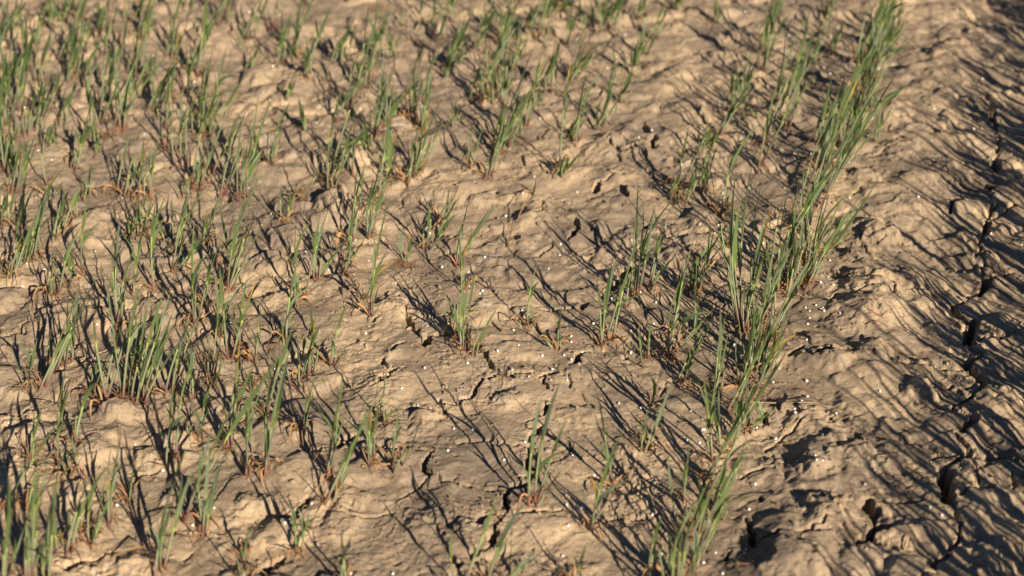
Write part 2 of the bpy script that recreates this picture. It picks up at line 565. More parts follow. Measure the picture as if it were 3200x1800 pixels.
def blade_material(name, stops, spot_col, trans=0.30, rough=0.45, spots=True, spread=0.22):
    """colour runs along the blade (attribute 't'), each object a little different"""
    m, nt, b = new_mat(name)
    at = nt.nodes.new('ShaderNodeAttribute'); at.attribute_name = 't'
    tc = nt.nodes.new('ShaderNodeTexCoord').outputs['Object']
    oi = nt.nodes.new('ShaderNodeObjectInfo')
    c = ramp(nt, at.outputs['Fac'], stops)
    hs = nt.nodes.new('ShaderNodeHueSaturation')
    mr = nt.nodes.new('ShaderNodeMapRange'); mr.inputs['To Min'].default_value = 0.49; mr.inputs['To Max'].default_value = 0.512
    nt.links.new(oi.outputs['Random'], mr.inputs[0]); nt.links.new(mr.outputs[0], hs.inputs['Hue'])
    wn_ = nt.nodes.new('ShaderNodeTexWhiteNoise'); wn_.noise_dimensions = '1D'; nt.links.new(oi.outputs['Random'], wn_.inputs['W'])
    mv = nt.nodes.new('ShaderNodeMapRange'); mv.inputs['To Min'].default_value = 1-spread; mv.inputs['To Max'].default_value = 1+spread
    nt.links.new(wn_.outputs['Value'], mv.inputs[0]); nt.links.new(mv.outputs[0], hs.inputs['Value'])
    nt.links.new(c, hs.inputs['Color'])
    c = hs.outputs[0]
    if spots:
        s = ramp(nt, noise(nt, tc, 90.0, 3, 0.6), [(0.66, (0, 0, 0)), (0.74, (1, 1, 1))])
        c = mixc(nt, math_n(nt, 'MULTIPLY', s, 0.55), c, spot_col)
    n = noise(nt, tc, 260.0, 2, 0.5)
    c = mixc(nt, 0.4, c, ramp(nt, n, [(0.3, (0.8, 0.8, 0.8)), (0.7, (1.15, 1.15, 1.15))]), 'MULTIPLY')
    nt.links.new(c, b.inputs['Base Color'])
    b.inputs['Roughness'].default_value = rough
    b.inputs['Specular IOR Level'].default_value = 0.4
    if trans:
        tr = nt.nodes.new('ShaderNodeBsdfTranslucent')
        nt.links.new(mixc(nt, 1.0, c, (1.25, 1.3, 0.75), 'MULTIPLY'), tr.inputs['Color'])
        mx = nt.nodes.new('ShaderNodeMixShader'); mx.inputs[0].default_value = trans
        out = nt.nodes['Material Output']
        nt.links.new(b.outputs[0], mx.inputs[1]); nt.links.new(tr.outputs[0], mx.inputs[2]); nt.links.new(mx.outputs[0], out.inputs[0])
    return m

M = {}
M['soil'] = soil_material()
M['leaf'] = blade_material('green_blade', [(0.0, (0.19, 0.225, 0.060)), (0.14, (0.122, 0.170, 0.056)), (0.5, (0.098, 0.146, 0.058)), (0.88, (0.105, 0.144, 0.054)), (1.0, (0.16, 0.14, 0.05))], (0.20, 0.17, 0.06))
M['leaf_blue'] = blade_material('grey_green_blade', [(0.0, (0.16, 0.20, 0.075)), (0.2, (0.145, 0.190, 0.108)), (0.7, (0.135, 0.178, 0.112)), (1.0, (0.12, 0.13, 0.07))], (0.16, 0.16, 0.08))
M['leaf_yellow'] = blade_material('yellowing_blade', [(0.0, (0.12, 0.15, 0.045)), (0.45, (0.14, 0.16, 0.05)), (0.7, (0.36, 0.24, 0.05)), (1.0, (0.30, 0.14, 0.04))], (0.25, 0.12, 0.04))
M['stem'] = blade_material('shoot_sheath', [(0.0, (0.26, 0.15, 0.08)), (0.08, (0.15, 0.052, 0.048)), (0.24, (0.165, 0.110, 0.095)), (0.42, (0.185, 0.205, 0.125)), (0.8, (0.175, 0.215, 0.120)), (1.0, (0.19, 0.24, 0.06))], (0.2, 0.1, 0.08), trans=0.0, rough=0.5, spots=False)
M['dead'] = blade_material('dead_blade', [(0.0, (0.23, 0.125, 0.060)), (0.5, (0.30, 0.175, 0.085)), (1.0, (0.17, 0.095, 0.05))], (0.10, 0.05, 0.03), trans=0.15, rough=0.8, spread=0.45)
M['straw'] = blade_material('dry_straw', [(0.0, (0.30, 0.21, 0.11)), (1.0, (0.38, 0.27, 0.14))], (0.12, 0.07, 0.04), trans=0.0, rough=0.75)

def granule_material():
    m, nt, b = new_mat('white_granule')
    tc = nt.nodes.new('ShaderNodeTexCoord').outputs['Object']
    c = ramp(nt, noise(nt, tc, 700.0, 3, 0.6), [(0.3, (0.60, 0.58, 0.56)), (0.6, (0.80, 0.80, 0.79))])
    nt.links.new(c, b.inputs['Base Color'])
    b.inputs['Roughness'].default_value = 0.6
    bp = nt.nodes.new('ShaderNodeBump'); bp.inputs['Distance'].default_value = 0.0003
    nt.links.new(noise(nt, tc, 1500.0, 2, 0.5), bp.inputs['Height']); nt.links.new(bp.outputs[0], b.inputs['Normal'])
    return m
M['granule'] = granule_material()

# ------------------------------------------------------------------ helpers for things
def link(name, me, mat=None, parent=None, loc=None):
    o = bpy.data.objects.new(name, me); col.objects.link(o)
    if mat is not None and me is not None and not me.materials: me.materials.append(mat)
    if parent is not None: o.parent = parent
    if loc is not None: o.location = loc
    return o

def tag(o, label=None, cat=None, group=None, kind=None):
    if label: o['label'] = label
    if cat: o['category'] = cat
    if group: o['group'] = group
    if kind: o['kind'] = kind
    return o

ground = link('ground', grid_mesh('ground'), M['soil'])
tag(ground, kind='structure')
ground['label'] = 'dry cracked tan soil of the field'

class Shape:
    def __init__(s): s.v = []; s.f = []; s.t = []
    def build(s, name, smooth=True):
        me = bpy.data.meshes.new(name)
        me.from_pydata(s.v, [], s.f)
        a = me.attributes.new('t', 'FLOAT', 'POINT'); a.data.foreach_set('value', s.t)
        if smooth: me.polygons.foreach_set('use_smooth', [True]*len(s.f))
        me.update()
        return me
    def strip(s, pts, widths, ang0, twist, fold, t0=0.0, t1=1.0):
        """a folded blade along pts"""
        n = len(pts)
        ref = Vector((math.cos(ang0), math.sin(ang0), 0.25)).normalized()
        b0 = len(s.v)
        for i, p in enumerate(pts):
            tg = (pts[min(i+1, n-1)] - pts[max(i-1, 0)]).normalized()
            sd = tg.cross(ref)
            if sd.length < 1e-4: sd = tg.orthogonal()
            sd.normalize()
            nm = sd.cross(tg)
            a = twist*i/(n-1)
            sd, nm = sd*math.cos(a) + nm*math.sin(a), nm*math.cos(a) - sd*math.sin(a)
            w = widths[i]*0.5
            f = fold*(1 - 0.6*i/(n-1))
            s.v += [p - sd*w*math.cos(f) + nm*w*math.sin(f), p.copy(), p + sd*w*math.cos(f) + nm*w*math.sin(f)]
            s.t += [t0 + (t1-t0)*i/(n-1)]*3
        for i in range(n-1):
            q = b0 + 3*i
            s.f += [(q, q+1, q+4, q+3), (q+1, q+2, q+5, q+4)]
    def tube(s, pts, radii, sides=6, t0=0.0, t1=1.0):
        n = len(pts); b0 = len(s.v)
        for i, p in enumerate(pts):
            tg = (pts[min(i+1, n-1)] - pts[max(i-1, 0)]).normalized()
            e1 = tg.orthogonal().normalized(); 
            e1 = (Vector((1, 0, 0)) - tg*tg.x).normalized() if abs(tg.x) < 0.95 else (Vector((0, 1, 0)) - tg*tg.y).normalized()
            e2 = tg.cross(e1)
            for k in range(sides):
                a = 2*math.pi*k/sides
                s.v.append(p + (e1*math.cos(a) + e2*math.sin(a))*radii[i]); s.t.append(t0 + (t1-t0)*i/(n-1))
        for i in range(n-1):
            for k in range(sides):
                a = b0 + i*sides + k; b = b0 + i*sides + (k+1) % sides
                s.f.append((a, b, b+sides, a+sides))
        s.f.append(tuple(b0 + (n-1)*sides + k for k in range(sides)))

def bez(a, c, b, t): return a*(1-t)**2 + c*(2*t*(1-t)) + b*(t*t)

def blade_width(t, wmax, base=0.55):
    up = base + (1-base)*min(1.0, t/0.22)
    dn = (1-t)**0.75 if t > 0.22 else 1.0
    dn = dn/(0.78**0.75) if t > 0.22 else 1.0
    return max(wmax*up*min(dn, 1.0), 0.00015)

def leaf_part(root, a, c, b, wmax, ang, t0=0.0, mat=None, seg=9, name='leaf'):
    s = Shape()
    pts = [bez(a, c, b, t0 + (1-t0)*i/seg) for i in range(seg+1)]
    ws = [blade_width(i/seg, wmax) for i in range(seg+1)]
    s.strip(pts, ws, ang, rnd.gauss(0, 0.9), rnd.uniform(0.15, 0.6))
    r = rnd.random()
    m = mat or (M['leaf'] if r < 0.62 else M['leaf_blue'] if r < 0.94 else M['leaf_yellow'])
    return link(name, s.build(name), m, root)

def dead_strip(s, org, L, w, a=None):
    a = rnd.uniform(0, 6.283) if a is None else a
    d = Vector((math.cos(a), math.sin(a), 0))
    sdv = Vector((-d.y, d.x, 0))
    hgt = L*rnd.uniform(0.15, 0.6); curl = rnd.gauss(0, 0.35)*L
    n = 6; pts = []
    gz0 = ground_z(org[0]+root_xy[0], org[1]+root_xy[1])
    for i in range(n+1):
        t = i/n
        p = Vector(org) + d*(L*t*(1-0.25*t)) + sdv*(curl*t*t)
        gz = ground_z(p.x+root_xy[0], p.y+root_xy[1]) - root_xy[2]
        p.z = max(p.z + hgt*4*t*(1-t)*(1 if t < 0.6 else 0.8) , gz + 0.0012) if t < 0.75 else max(gz, -0.01) + 0.0012 + hgt*4*t*(1-t)*0.6
        pts.append(p)
    ws = [w*(0.7+0.3*min(1, i/2))*(1-(i/n)**2*0.8) for i in range(n+1)]
    s.strip(pts, ws, rnd.uniform(0, 6.28), rnd.gauss(0, 2.2), rnd.uniform(0.2, 0.9))

root_xy = (0, 0, 0)
PLANTS = []
def wheat_plant(base, tips, dead=5, tillers=(), spread=0.004, lively=1.0, name='wheat_plant'):
    """base and tips are points in the field; the first tip is the main shoot"""
    global root_xy
    root = link(name, None, None, None, base)
    root.empty_display_size = 0.02
    root_xy = (base.x, base.y, base.z)
    O = Vector((0, 0, -0.004))
    nmain = len(tips)
    tips = [t - base for t in tips] + [t - base for t in tillers]
    main = None; nshoot = 0; height = max(t.length for t in tips)
    for i, T in enumerate(tips):
        L = T.length
        new_shoot = (i == 0) or i >= nmain or (T.z > 0.55*height and len(tips) > 1 and (i % 2 == 0 or main is None)) 
        if new_shoot and L > 0.03:
            o = O + Vector((rnd.gauss(0, 0.003), rnd.gauss(0, 0.003), 0)) if i else O
            if i >= nmain:
                q = rnd.gauss(0, spread); o = O + Vector((RD[0]*q + rnd.gauss(0, 0.003), RD[1]*q + rnd.gauss(0, 0.003), 0))
                o.z = ground_z(base.x+o.x, base.y+o.y) - base.z - 0.004
                T = T + Vector((o.x, o.y, 0))
            c = o + (T-o)*0.5 + Vector((rnd.gauss(0, 0.035)*L - 0.03*L, rnd.gauss(0, 0.05)*L, 0.03*L))
            tc = rnd.uniform(0.36, 0.60)
            s = Shape(); n = 7
            r0 = rnd.uniform(0.0008, 0.0013)*(0.7 + 0.3*min(1, L/0.1))
            s.tube([bez(o, c, T, tc*k/n) for k in range(n+1)], [r0*(1.15-0.35*k/n) for k in range(n+1)])
            st = link('stem', s.build('stem'), M['stem'], root)
            a0 = rnd.uniform(0, 6.283)
            leaf_part(st, bez(o, c, T, tc-0.015), bez(o, c, T, (tc+1)/2)*2 - (bez(o, c, T, tc-0.015)+T)*0.5, T, rnd.uniform(0.0020, 0.0044)*(0.6+0.4*min(1, L/0.11)), a0)
            nshoot += 1
            cur = (o, c, T, tc, st)
            if main is None: main = cur
            # one lower leaf clasping the sheath
            if rnd.random() < (0.6*lively if i < nmain else 0.3):
                ts = tc*rnd.uniform(0.35, 0.9)
                S = bez(o, c, T, ts); tg = (bez(o, c, T, ts+0.03) - S).normalized()
                az = rnd.uniform(0, 6.283); ll = L*rnd.uniform(0.25, 0.5)
                E = S + tg*ll*rnd.uniform(0.6, 0.9) + Vector((math.cos(az), math.sin(az), rnd.uniform(-0.2, 0.2)))*ll*rnd.uniform(0.25, 0.5)
                leaf_part(st, S, S + tg*ll*0.5, E, rnd.uniform(0.0028, 0.0055), az, seg=7)
        else:
            if main is None:
                c = O + T*0.5 + Vector((rnd.gauss(0, 0.04)*L, rnd.gauss(0, 0.04)*L, 0.03*L))
                leaf_part(root, O, c, T, rnd.uniform(0.0026, 0.0042), rnd.uniform(0, 6.28), seg=8)
                nshoot += 1
            else:
                o, c, TT, tc, st = main
                ts = max(0.06, min(tc*0.92, 0.72*max(T.z, 0.005)/max(TT.z, 0.02)*rnd.uniform(0.55, 0.85)))
                S = bez(o, c, TT, ts); tg = (bez(o, c, TT, ts+0.03) - S).normalized()
                ll = (T-S).length
                leaf_part(st, S, S + tg*ll*0.5, T, rnd.uniform(0.0030, 0.0060)*(0.65+0.35*min(1, ll/0.05)), rnd.uniform(0, 6.28), seg=8)
    # withered leaves round the foot
    if dead:
        for k in range(min(2, 1 + dead//4)):
            s = Shape(); dead_strip(s, (0, 0, 0.002), rnd.uniform(0.015, 0.036), rnd.uniform(0.002, 0.0034))
            link('dead_leaf', s.build('dead_leaf'), M['dead'], root)
        s = Shape()
        for k in range(dead):
            dead_strip(s, (rnd.gauss(0, 0.003), rnd.gauss(0, 0.003), 0.001), rnd.uniform(0.008, 0.03), rnd.uniform(0.0008, 0.002))
        # short upright withered sheaths
        for k in range(rnd.randint(2, 4)):
            a = rnd.uniform(0, 6.28); L = rnd.uniform(0.010, 0.028)
            p0 = Vector((rnd.gauss(0, 0.002), rnd.gauss(0, 0.002), -0.003))
            p2 = p0 + Vector((math.cos(a)*L*0.6, math.sin(a)*L*0.6, L)); p1 = p0 + Vector((0, 0, L*0.6))
            s.strip([bez(p0, p1, p2, i/5) for i in range(6)], [0.0016*(1-i/6.5) for i in range(6)], a, rnd.gauss(0, 1.5), 0.5)
        tag(link('dead_leaf_tuft', s.build('dead_leaf_tuft'), M['dead'], root), kind='stuff')
    PLANTS.append([root, base.copy(), height, nshoot, False])
    return root

def tip_point(base, tpx, tpy, lean=None):
    """tip of a shoot: on the line of sight, at the distance of the plant's own foot plus a small lean"""
    d = ray(tpx, tpy)
    lean = rnd.gauss(0.0, 0.012) if lean is None else lean
    t = (base.y + lean)/d[1]
    p = Vector((d[0]*t, d[1]*t, CAM_H + d[2]*t))
    if p.z < base.z + 0.004: p.z = base.z + 0.004
    return p

# surveyed plants: tile | foot | shoot and leaf tips | ...
SURVEY = """
1|0,960|20,520 60,560
1|160,1010|330,580 240,500
1|75,1400|160,1000 60,1170
1|125,1400|245,1040 180,1010
1|230,960|370,700 390,560
1|425,910|560,560 480,640
1|350,1060|380,900
1|540,1230|660,850
1|720,1100|690,800 720,980
1|735,900|850,240 790,600 880,590
1|870,900|960,600 1010,540 1080,480
1|650,1440|655,1190
1|340,1449|385,1330
1|915,1449|1110,970 1060,1130 980,1250
1|1000,1449|1050,1000 1040,1190
1|1090,1440|1185,900 1140,1210
1|1230,930|1240,540 1210,760
1|1320,1200|1340,610 1430,740
1|1340,1449|1360,1250
1|1420,1380|1570,960 1480,1180 1690,760
1|1450,980|1460,640 1510,820
1|1490,1000|1640,640 1560,870
1|1480,860|1500,440 1540,500
1|1520,850|1640,380 1760,560 1790,640
1|1230,420|1390,90 1300,230 1330,130
1|1410,530|1640,50 1390,260 1470,290
1|960,540|960,300 1000,340
1|720,250|760,30
1|520,600|570,180 640,300
1|300,600|380,200 430,260
1|210,500|150,140
1|60,580|140,300 210,360
1|100,200|190,10
1|380,200|420,-20
1|450,160|520,-40
1|740,160|840,-60 760,20
1|1040,260|1100,60 1130,130
1|1350,80|1360,-60 1440,-40
1|1600,1449|1850,710 1700,1040
1|1780,1449|1890,700 1830,900
1|1760,1430|1960,1000 1840,890
1|1980,1200|2100,760 2020,960 1960,990
1|2230,940|2180,720
1|2380,1320|2500,640 2530,620 2440,1000
1|2430,1330|2560,1050 2480,1080
1|2250,560|2430,20 2240,280 2300,250
1|2100,720|2150,540
1|1820,510|1870,360
1|2450,460|2560,200
1|2170,430|2180,220 2090,280
1|20,300|100,60 60,120
1|140,760|220,380 180,420
1|30,760|40,420
1|640,560|720,320 670,380
1|1060,620|1150,340 1110,380
1|1110,820|1280,480 1240,560
1|330,840|460,470 400,560
1|600,380|640,140 680,200
1|880,460|930,120 900,240
1|60,1240|70,980 30,1020
1|20,140|60,-60
1|260,330|330,90 300,60
1|560,140|600,-60
1|900,140|930,-30
2|30,440|120,180 60,300
2|290,420|390,60 420,20
2|430,440|510,210 380,160
2|490,190|500,20
2|820,510|1030,0 900,180 960,340
2|840,480|990,80 920,250
2|1010,350|1130,60 1200,0 1160,110
2|1200,330|1330,30 1260,100
2|1290,510|1430,130 1400,250 1320,180
2|1400,220|1440,60 1490,20
2|1580,130|1600,-20
2|1650,90|1740,-20 1680,-30
2|1680,330|1720,30 1790,50
2|1880,190|2060,0 1900,0 1990,60
2|1690,590|1830,300 2010,300 1900,330
2|1570,670|1620,330 1590,470 1550,560
2|1210,740|1310,480 1230,460
2|1240,690|1290,300 1210,420
2|1140,740|1160,400 1100,640
2|1000,740|1050,460
2|510,870|700,330 590,560 650,360
2|590,880|580,430 620,640
2|620,960|740,480 690,600 670,540
2|280,1000|380,500 330,600
2|360,900|530,660 490,700
2|250,1110|250,790 230,960
2|0,1180|210,960 50,1080
2|360,1290|380,880 320,1020 510,950
2|520,1330|600,950 550,1020
2|560,1300|780,700 660,1030 690,1160
2|600,1260|790,880 700,960
2|850,920|910,680 880,720
2|1110,1310|1240,830 1180,1000 1310,780
2|1180,1130|1480,560 1290,770 1380,600
2|1250,1060|1560,380 1390,890
2|1490,780|1480,640
2|1710,1040|1800,860
2|1640,1290|1680,1120 1780,1120
2|1900,950|1950,700 2040,640
2|1960,930|2100,600 2030,460
2|2070,740|2180,480 2150,540
2|2160,560|2200,240 2160,330
2|2230,400|2280,100 2340,250
2|2300,290|2390,60
2|2450,1440|2500,1270
2|1430,1420|1450,1340
2|180,1540|210,1190
2|1740,210|1790,0
2|1960,60|2010,-80
2|2190,140|2280,-60 2240,-20
3|30,80|60,-40 110,-20
3|330,170|320,0
3|650,520|790,0 730,100 870,30
3|700,420|880,70 760,120
3|1060,470|1090,200 1060,250
3|1110,260|1200,20 1090,0
3|1130,380|1240,200 1180,250
3|790,740|850,420 830,560
3|860,720|960,330 880,560
3|430,820|520,380 480,500
3|490,760|590,380 560,560
3|360,980|600,520 480,780 640,480
3|540,840|570,730
3|220,1120|270,920
3|270,1080|340,910
3|90,1460|240,1130 150,1290 280,1070
3|230,1400|280,1130
3|1090,1040|1150,480 1190,600 1150,690
3|1070,1210|1180,750 1120,900
3|1110,1200|1240,600 1190,860
3|1210,1060|1300,560 1270,640
3|1240,1080|1310,620
3|1170,1240|1500,860 1330,960
3|1500,1030|1560,680 1530,760
3|1370,860|1700,330 1400,700 1480,580
3|1440,820|1690,640 1500,500
3|1350,620|1380,280 1420,300
3|1430,560|1500,280 1470,240
3|1480,480|1620,60 1530,100 1700,10
3|1550,430|1680,100 1600,120 1720,330
3|1560,300|1640,0 1590,-60
3|1480,270|1500,20 1540,-40
3|1620,250|1690,-30
3|1420,640|1530,260 1480,330
3|1300,820|1350,450 1330,520
3|1380,700|1450,300
3|690,300|760,-20 720,40
3|1130,120|1190,-80
4|20,240|60,20 110,0
4|60,660|230,170 150,380
4|170,540|250,230 180,240 230,390
4|240,520|370,-10 320,30
4|400,370|500,40 460,10 440,150
4|375,780|390,450 410,560
4|420,770|540,100 590,280
4|510,720|530,430 490,480
4|600,620|660,0 660,130 780,210 740,250 560,380
4|860,1010|825,330 930,380 985,420 735,590 970,540
4|960,370|990,100 940,200
4|1010,330|1010,0 1080,60
4|1050,320|1110,80 1160,60
4|1120,740|1150,0 1220,40 1055,320 1200,210
4|1270,440|1400,0 1220,150 1490,0
4|1260,610|1440,110 1410,360 1540,280
4|1500,400|1610,20 1540,110
4|1420,1010|1420,230 1530,470 1460,560
4|1440,960|1680,180 1420,650
4|1500,860|1560,460 1530,540
4|1660,750|1810,0 1860,20 1950,30 1920,220
4|1700,640|1740,150 1720,110
4|1550,1380|1640,560 1560,560 1620,900
4|1610,1080|1690,690 1890,610 1820,990 1740,880
4|1540,1440|1650,1230 1620,1180
4|1860,1270|1920,750 1970,960 1830,1020
4|2090,1130|2180,500 2340,670 2170,900
4|2200,790|2190,60 2290,220 2100,480
4|2320,660|2340,200 2390,320 2470,450
4|2530,640|2575,90 2420,330
4|2260,1350|2310,830 2260,840 2370,1030
4|2410,1290|2560,760 2500,1100
4|460,1290|570,700 490,820 460,1120
4|315,1450|570,760 470,1000
4|890,1560|1020,660 920,870 960,1100
4|930,1540|1110,800 1040,820 1060,1000
4|980,1570|1250,740 1190,880
4|1040,1540|1330,900 1270,880 1200,1080
4|1070,1510|1150,1000 1110,1060
4|1250,1490|1360,1040 1270,1170
4|1410,1520|1430,1130 1390,1130
4|650,1480|730,1240 780,1290
4|1850,1480|1855,1340
4|130,290|170,60
5|80,580|190,0 240,0 100,150 200,370
5|240,350|300,0 250,130
5|240,930|410,-10 260,180 430,530 215,650
5|660,430|750,0 670,90 820,80
5|780,270|830,0 900,30 870,0
5|870,570|990,0 835,220 1150,120
5|940,740|900,260 970,700
5|880,1110|860,820 765,740 890,760 735,905 970,660
5|930,1180|970,700 980,790 950,590
5|1020,1220|1100,960 1170,940
5|1395,1010|1480,530 1370,680 1510,870
5|1620,1170|1650,860 1590,950 1490,1000 1700,1080
5|1940,1160|2030,470 2060,480 1905,620 1980,900
5|2020,1110|2240,240 2260,430 2250,770 2040,560
5|2120,870|2170,600 2200,640
5|2180,770|2340,120 2490,50 2320,130
5|2290,730|2450,130 2530,210 2480,430 2330,300
5|2430,1230|2540,520 2580,640 2440,960
5|2280,1240|2310,930
5|2480,120|2520,0
6|1000,690|1160,180 1060,300 1200,200
6|890,690|1040,240 960,280 930,380
6|940,700|1380,50 1150,210
6|830,700|920,-40 870,60 830,250
6|980,560|1160,0 1330,10 1100,80
6|960,540|1060,20 1000,-20
6|1050,470|1250,60 1450,230
6|790,720|800,340 780,460
6|760,940|770,500 740,560
6|520,1020|450,0 510,40 340,310
6|530,1040|735,130 690,160 700,390
6|560,1050|640,560 580,600
6|620,1040|820,420 650,480
6|680,960|860,330 900,400
6|720,1090|1070,460 940,700
6|640,1180|700,640 560,920
6|690,1310|850,980 940,990 915,1060
6|500,1470|600,880 540,1100
6|600,1490|790,1050 680,1150
6|650,1340|860,980 760,900
6|330,1500|400,880 350,850 440,1080
6|190,770|310,290 270,230 390,290 350,500
6|10,1070|80,520 170,490
6|160,1060|220,640 290,720 180,500
6|20,1190|140,800 300,900
6|80,1420|240,1010 230,1060
6|580,1230|640,760 690,820
6|560,1360|620,900 540,960
6|740,830|830,420 790,380
6|860,760|940,420 900,300
7|540,500|680,0 760,30 620,100
7|420,680|600,-420 520,0 500,340
7|1250,620|1290,-20 1380,270 1130,380
7|1440,470|1540,0 1590,150 1390,230
7|1810,700|1850,60 1910,70
7|1950,680|2070,-420 1870,220 2110,-180
7|2190,380|2330,-100 2270,90
7|2420,760|2550,-450 2390,380 2540,0
7|2360,920|2750,150 2560,500 2500,700
7|2170,1290|2220,720 2260,1060 2340,1000
7|1500,1120|1560,760 1680,470 1530,490 1400,850
7|1150,1410|1370,500 1440,520 1220,900 1110,1100
7|1190,1390|1420,640 1330,700
7|800,1060|880,470 980,640 810,500
7|650,1220|690,720 810,640 780,850
7|520,1270|700,750 600,900
7|640,1130|530,750
7|940,910|970,650
7|350,1500|440,560 390,740
7|240,1500|330,480 310,560
7|210,1470|210,1060
7|30,1490|110,900 60,700
7|0,950|420,320 240,500 170,560
7|110,950|120,800
7|190,970|300,580
7|530,720|480,380
7|1780,1360|1840,1080
7|1770,1500|1710,1240 1880,1340
7|2530,1500|2500,1000
7|420,1260|420,1030
7|60,1440|190,1060
7|330,1480|380,880
8|1450,930|1650,0 1510,450 1690,530
8|1860,1120|2110,360 1990,800 2180,720
8|2030,810|1880,-20 2100,540 1910,500
8|2280,540|2470,0 2320,200 2340,380
8|2240,530|2270,240 2130,280
8|2310,210|2380,-60 2260,-40
8|360,340|370,-60 490,200
8|260,640|250,-60 310,300 200,60
8|415,640|490,120 490,340
8|920,1530|1180,860 920,1160
8|1090,1500|1290,960 1400,880
8|1230,1480|1480,1250
8|1740,1510|1830,1210
8|70,1500|50,1060 110,1150
8|2290,1500|2390,1000 2350,1150
8|2420,1490|2560,1000
9|490,390|620,0 480,100 770,0
9|430,480|560,60 500,100
9|540,400|740,230 600,120
9|380,560|330,60 250,0
9|300,620|230,0 190,30
9|320,950|590,420 460,600
9|310,980|470,830 420,760
9|290,1010|410,560 330,760
9|130,1190|390,640 190,900 270,750
9|160,1110|230,880 110,640
9|80,900|130,500 50,620
9|170,1350|580,480 300,1050 440,660
9|40,1510|100,950 60,1100
9|100,1510|230,1200 270,1130
9|20,1500|-20,1000
3|1300,1010|1360,640 1400,700
3|1330,920|1440,560 1370,540
3|1260,950|1300,640
3|1400,770|1520,420 1450,440
3|1500,580|1600,280 1560,240
3|1580,390|1690,120 1640,90
3|1640,210|1700,-60
3|1520,190|1580,-80
1|1000,120|1060,-60
1|330,120|360,-80
1|480,420|540,160
1|140,560|230,280
2|760,300|830,60
2|1080,190|1140,-30
2|1520,330|1560,120
"""
SPECS = []
for ln in SURVEY.strip().splitlines():
    t, b, tp = ln.split('|'); t = int(t)
    bp = survey(t, *map(float, b.split(',')))
    base = spot(*bp)
    tpx = [survey(t, *map(float, q.split(','))) for q in tp.split()]
    tips = [tip_point(base, *q) for q in tpx]
    du = across(base.x, base.y) - U_MAIN
    ingap = abs(du) < 0.04
    extra = rnd.randint(1, 4) if ingap else (rnd.choice([2, 3, 4, 5]) if base.y > 1.3 else rnd.choice([0, 1, 2, 3]))
    til = []
    for k in range(extra):                       # further tillers of the same tuft
        q = rnd.choice(tips) - base
        f = rnd.uniform(0.65, 1.25 if base.y < 1.4 else 1.35)
        zz = max(q.z*f, 0.015)
        til.append(base + Vector((q.x*f + rnd.gauss(0, 0.09)*zz, q.y*f + rnd.gauss(0, 0.09)*zz, zz)))
    ht = max((q-base).length for q in tips)
    SPECS.append((base, tips, rnd.choice([1, 2, 4, 5, 7, 9]) if ht > 0.04 else rnd.randint(1, 3), til, 0.013 if ingap else 0.005))

# fill the dense row where the survey left gaps
al = sorted(along(P[0].x, P[0].y) for P in SPECS if abs(across(P[0].x, P[0].y) - U_MAIN - 0.012) < 0.035)
gaps = []
for a, b in zip(al[:-1], al[1:]):
    n = int((b-a)/0.036)
    gaps += [a + (b-a)*(i+1)/(n+1) for i in range(n)]
for v in gaps:
    u = U_MAIN + 0.012 + rnd.gauss(0, 0.008); x, y = RU[0]*u + RD[0]*v, RU[1]*u + RD[1]*v
    base = Vector((x, y, ground_z(x, y)))
    mk = lambda: base + Vector((rnd.gauss(0.30, 0.12)*(L := rnd.uniform(0.08, 0.15)), rnd.gauss(0.0, 0.12)*L, L))
    SPECS.append((base, [mk(), mk()], rnd.randint(4, 7), [mk() for _ in range(rnd.randint(1, 3))], 0.012))

# more plants along the drill rows, in patches
for k in range(1, 19):
    v = 0.4
    while v < 2.75:
        v += rnd.uniform(0.02, 0.06)
        u = U_MAIN + 0.012 - 0.08*k + rnd.gauss(0, 0.007)
        x, y = RU[0]*u + RD[0]*v, RU[1]*u + RD[1]*v
        if y < 0.8 or abs(x) > 0.95: continue
        patch = float(perlin(np.array([x/0.16]), np.array([y/0.2]), 61)[0])
        if k <= 3:
            den = (0, 0.5, 0.26, 0.0)[k] if y > 1.2 else 0.0
        elif y > 1.5: den = 0.52 + 1.1*patch
        else: den = (0.40 if k >= 5 else 0.12) + 1.0*patch
        if (x+0.22)**2/0.012 + (y-2.0)**2/0.03 < 1: den *= 0.15
        if x > -0.1 and y < 1.5 and k > 3: den = 0
        if y < 1.0: den *= 0.35
        elif y < 1.4: den *= 0.8
        if rnd.random() > den: continue
        base = Vector((x, y, ground_z(x, y)))
        L0 = rnd.choice([rnd.uniform(0.04, 0.08), rnd.uniform(0.08, 0.13), rnd.uniform(0.11, 0.175)])
        mk = lambda: base + Vector((rnd.gauss(0.25, 0.17)*(L := L0*rnd.uniform(0.6, 1.05)), rnd.gauss(0, 0.13)*L, L))
        SPECS.append((base, [mk() for _ in range(rnd.randint(1, 3))], rnd.randint(3, 6), [mk() for _ in range(rnd.choice([0, 1, 1, 2]))], 0.005))

# the plants that show largest are things of their own; the small blurred rest is one far mass
def apparent(S):
    ht = max((q-S[0]).length for q in S[1])
    seen = abs(S[0].x) < 0.40*S[0].y and S[0].y < 2.2
    return (ht + 0.03)/(S[0].y**2) + (10 if seen and S[0].y < 1.5 else 0)
SPECS.sort(key=apparent, reverse=True)
NEAR, FAR = SPECS[:310], SPECS[310:]
for S in NEAR: wheat_plant(*S)

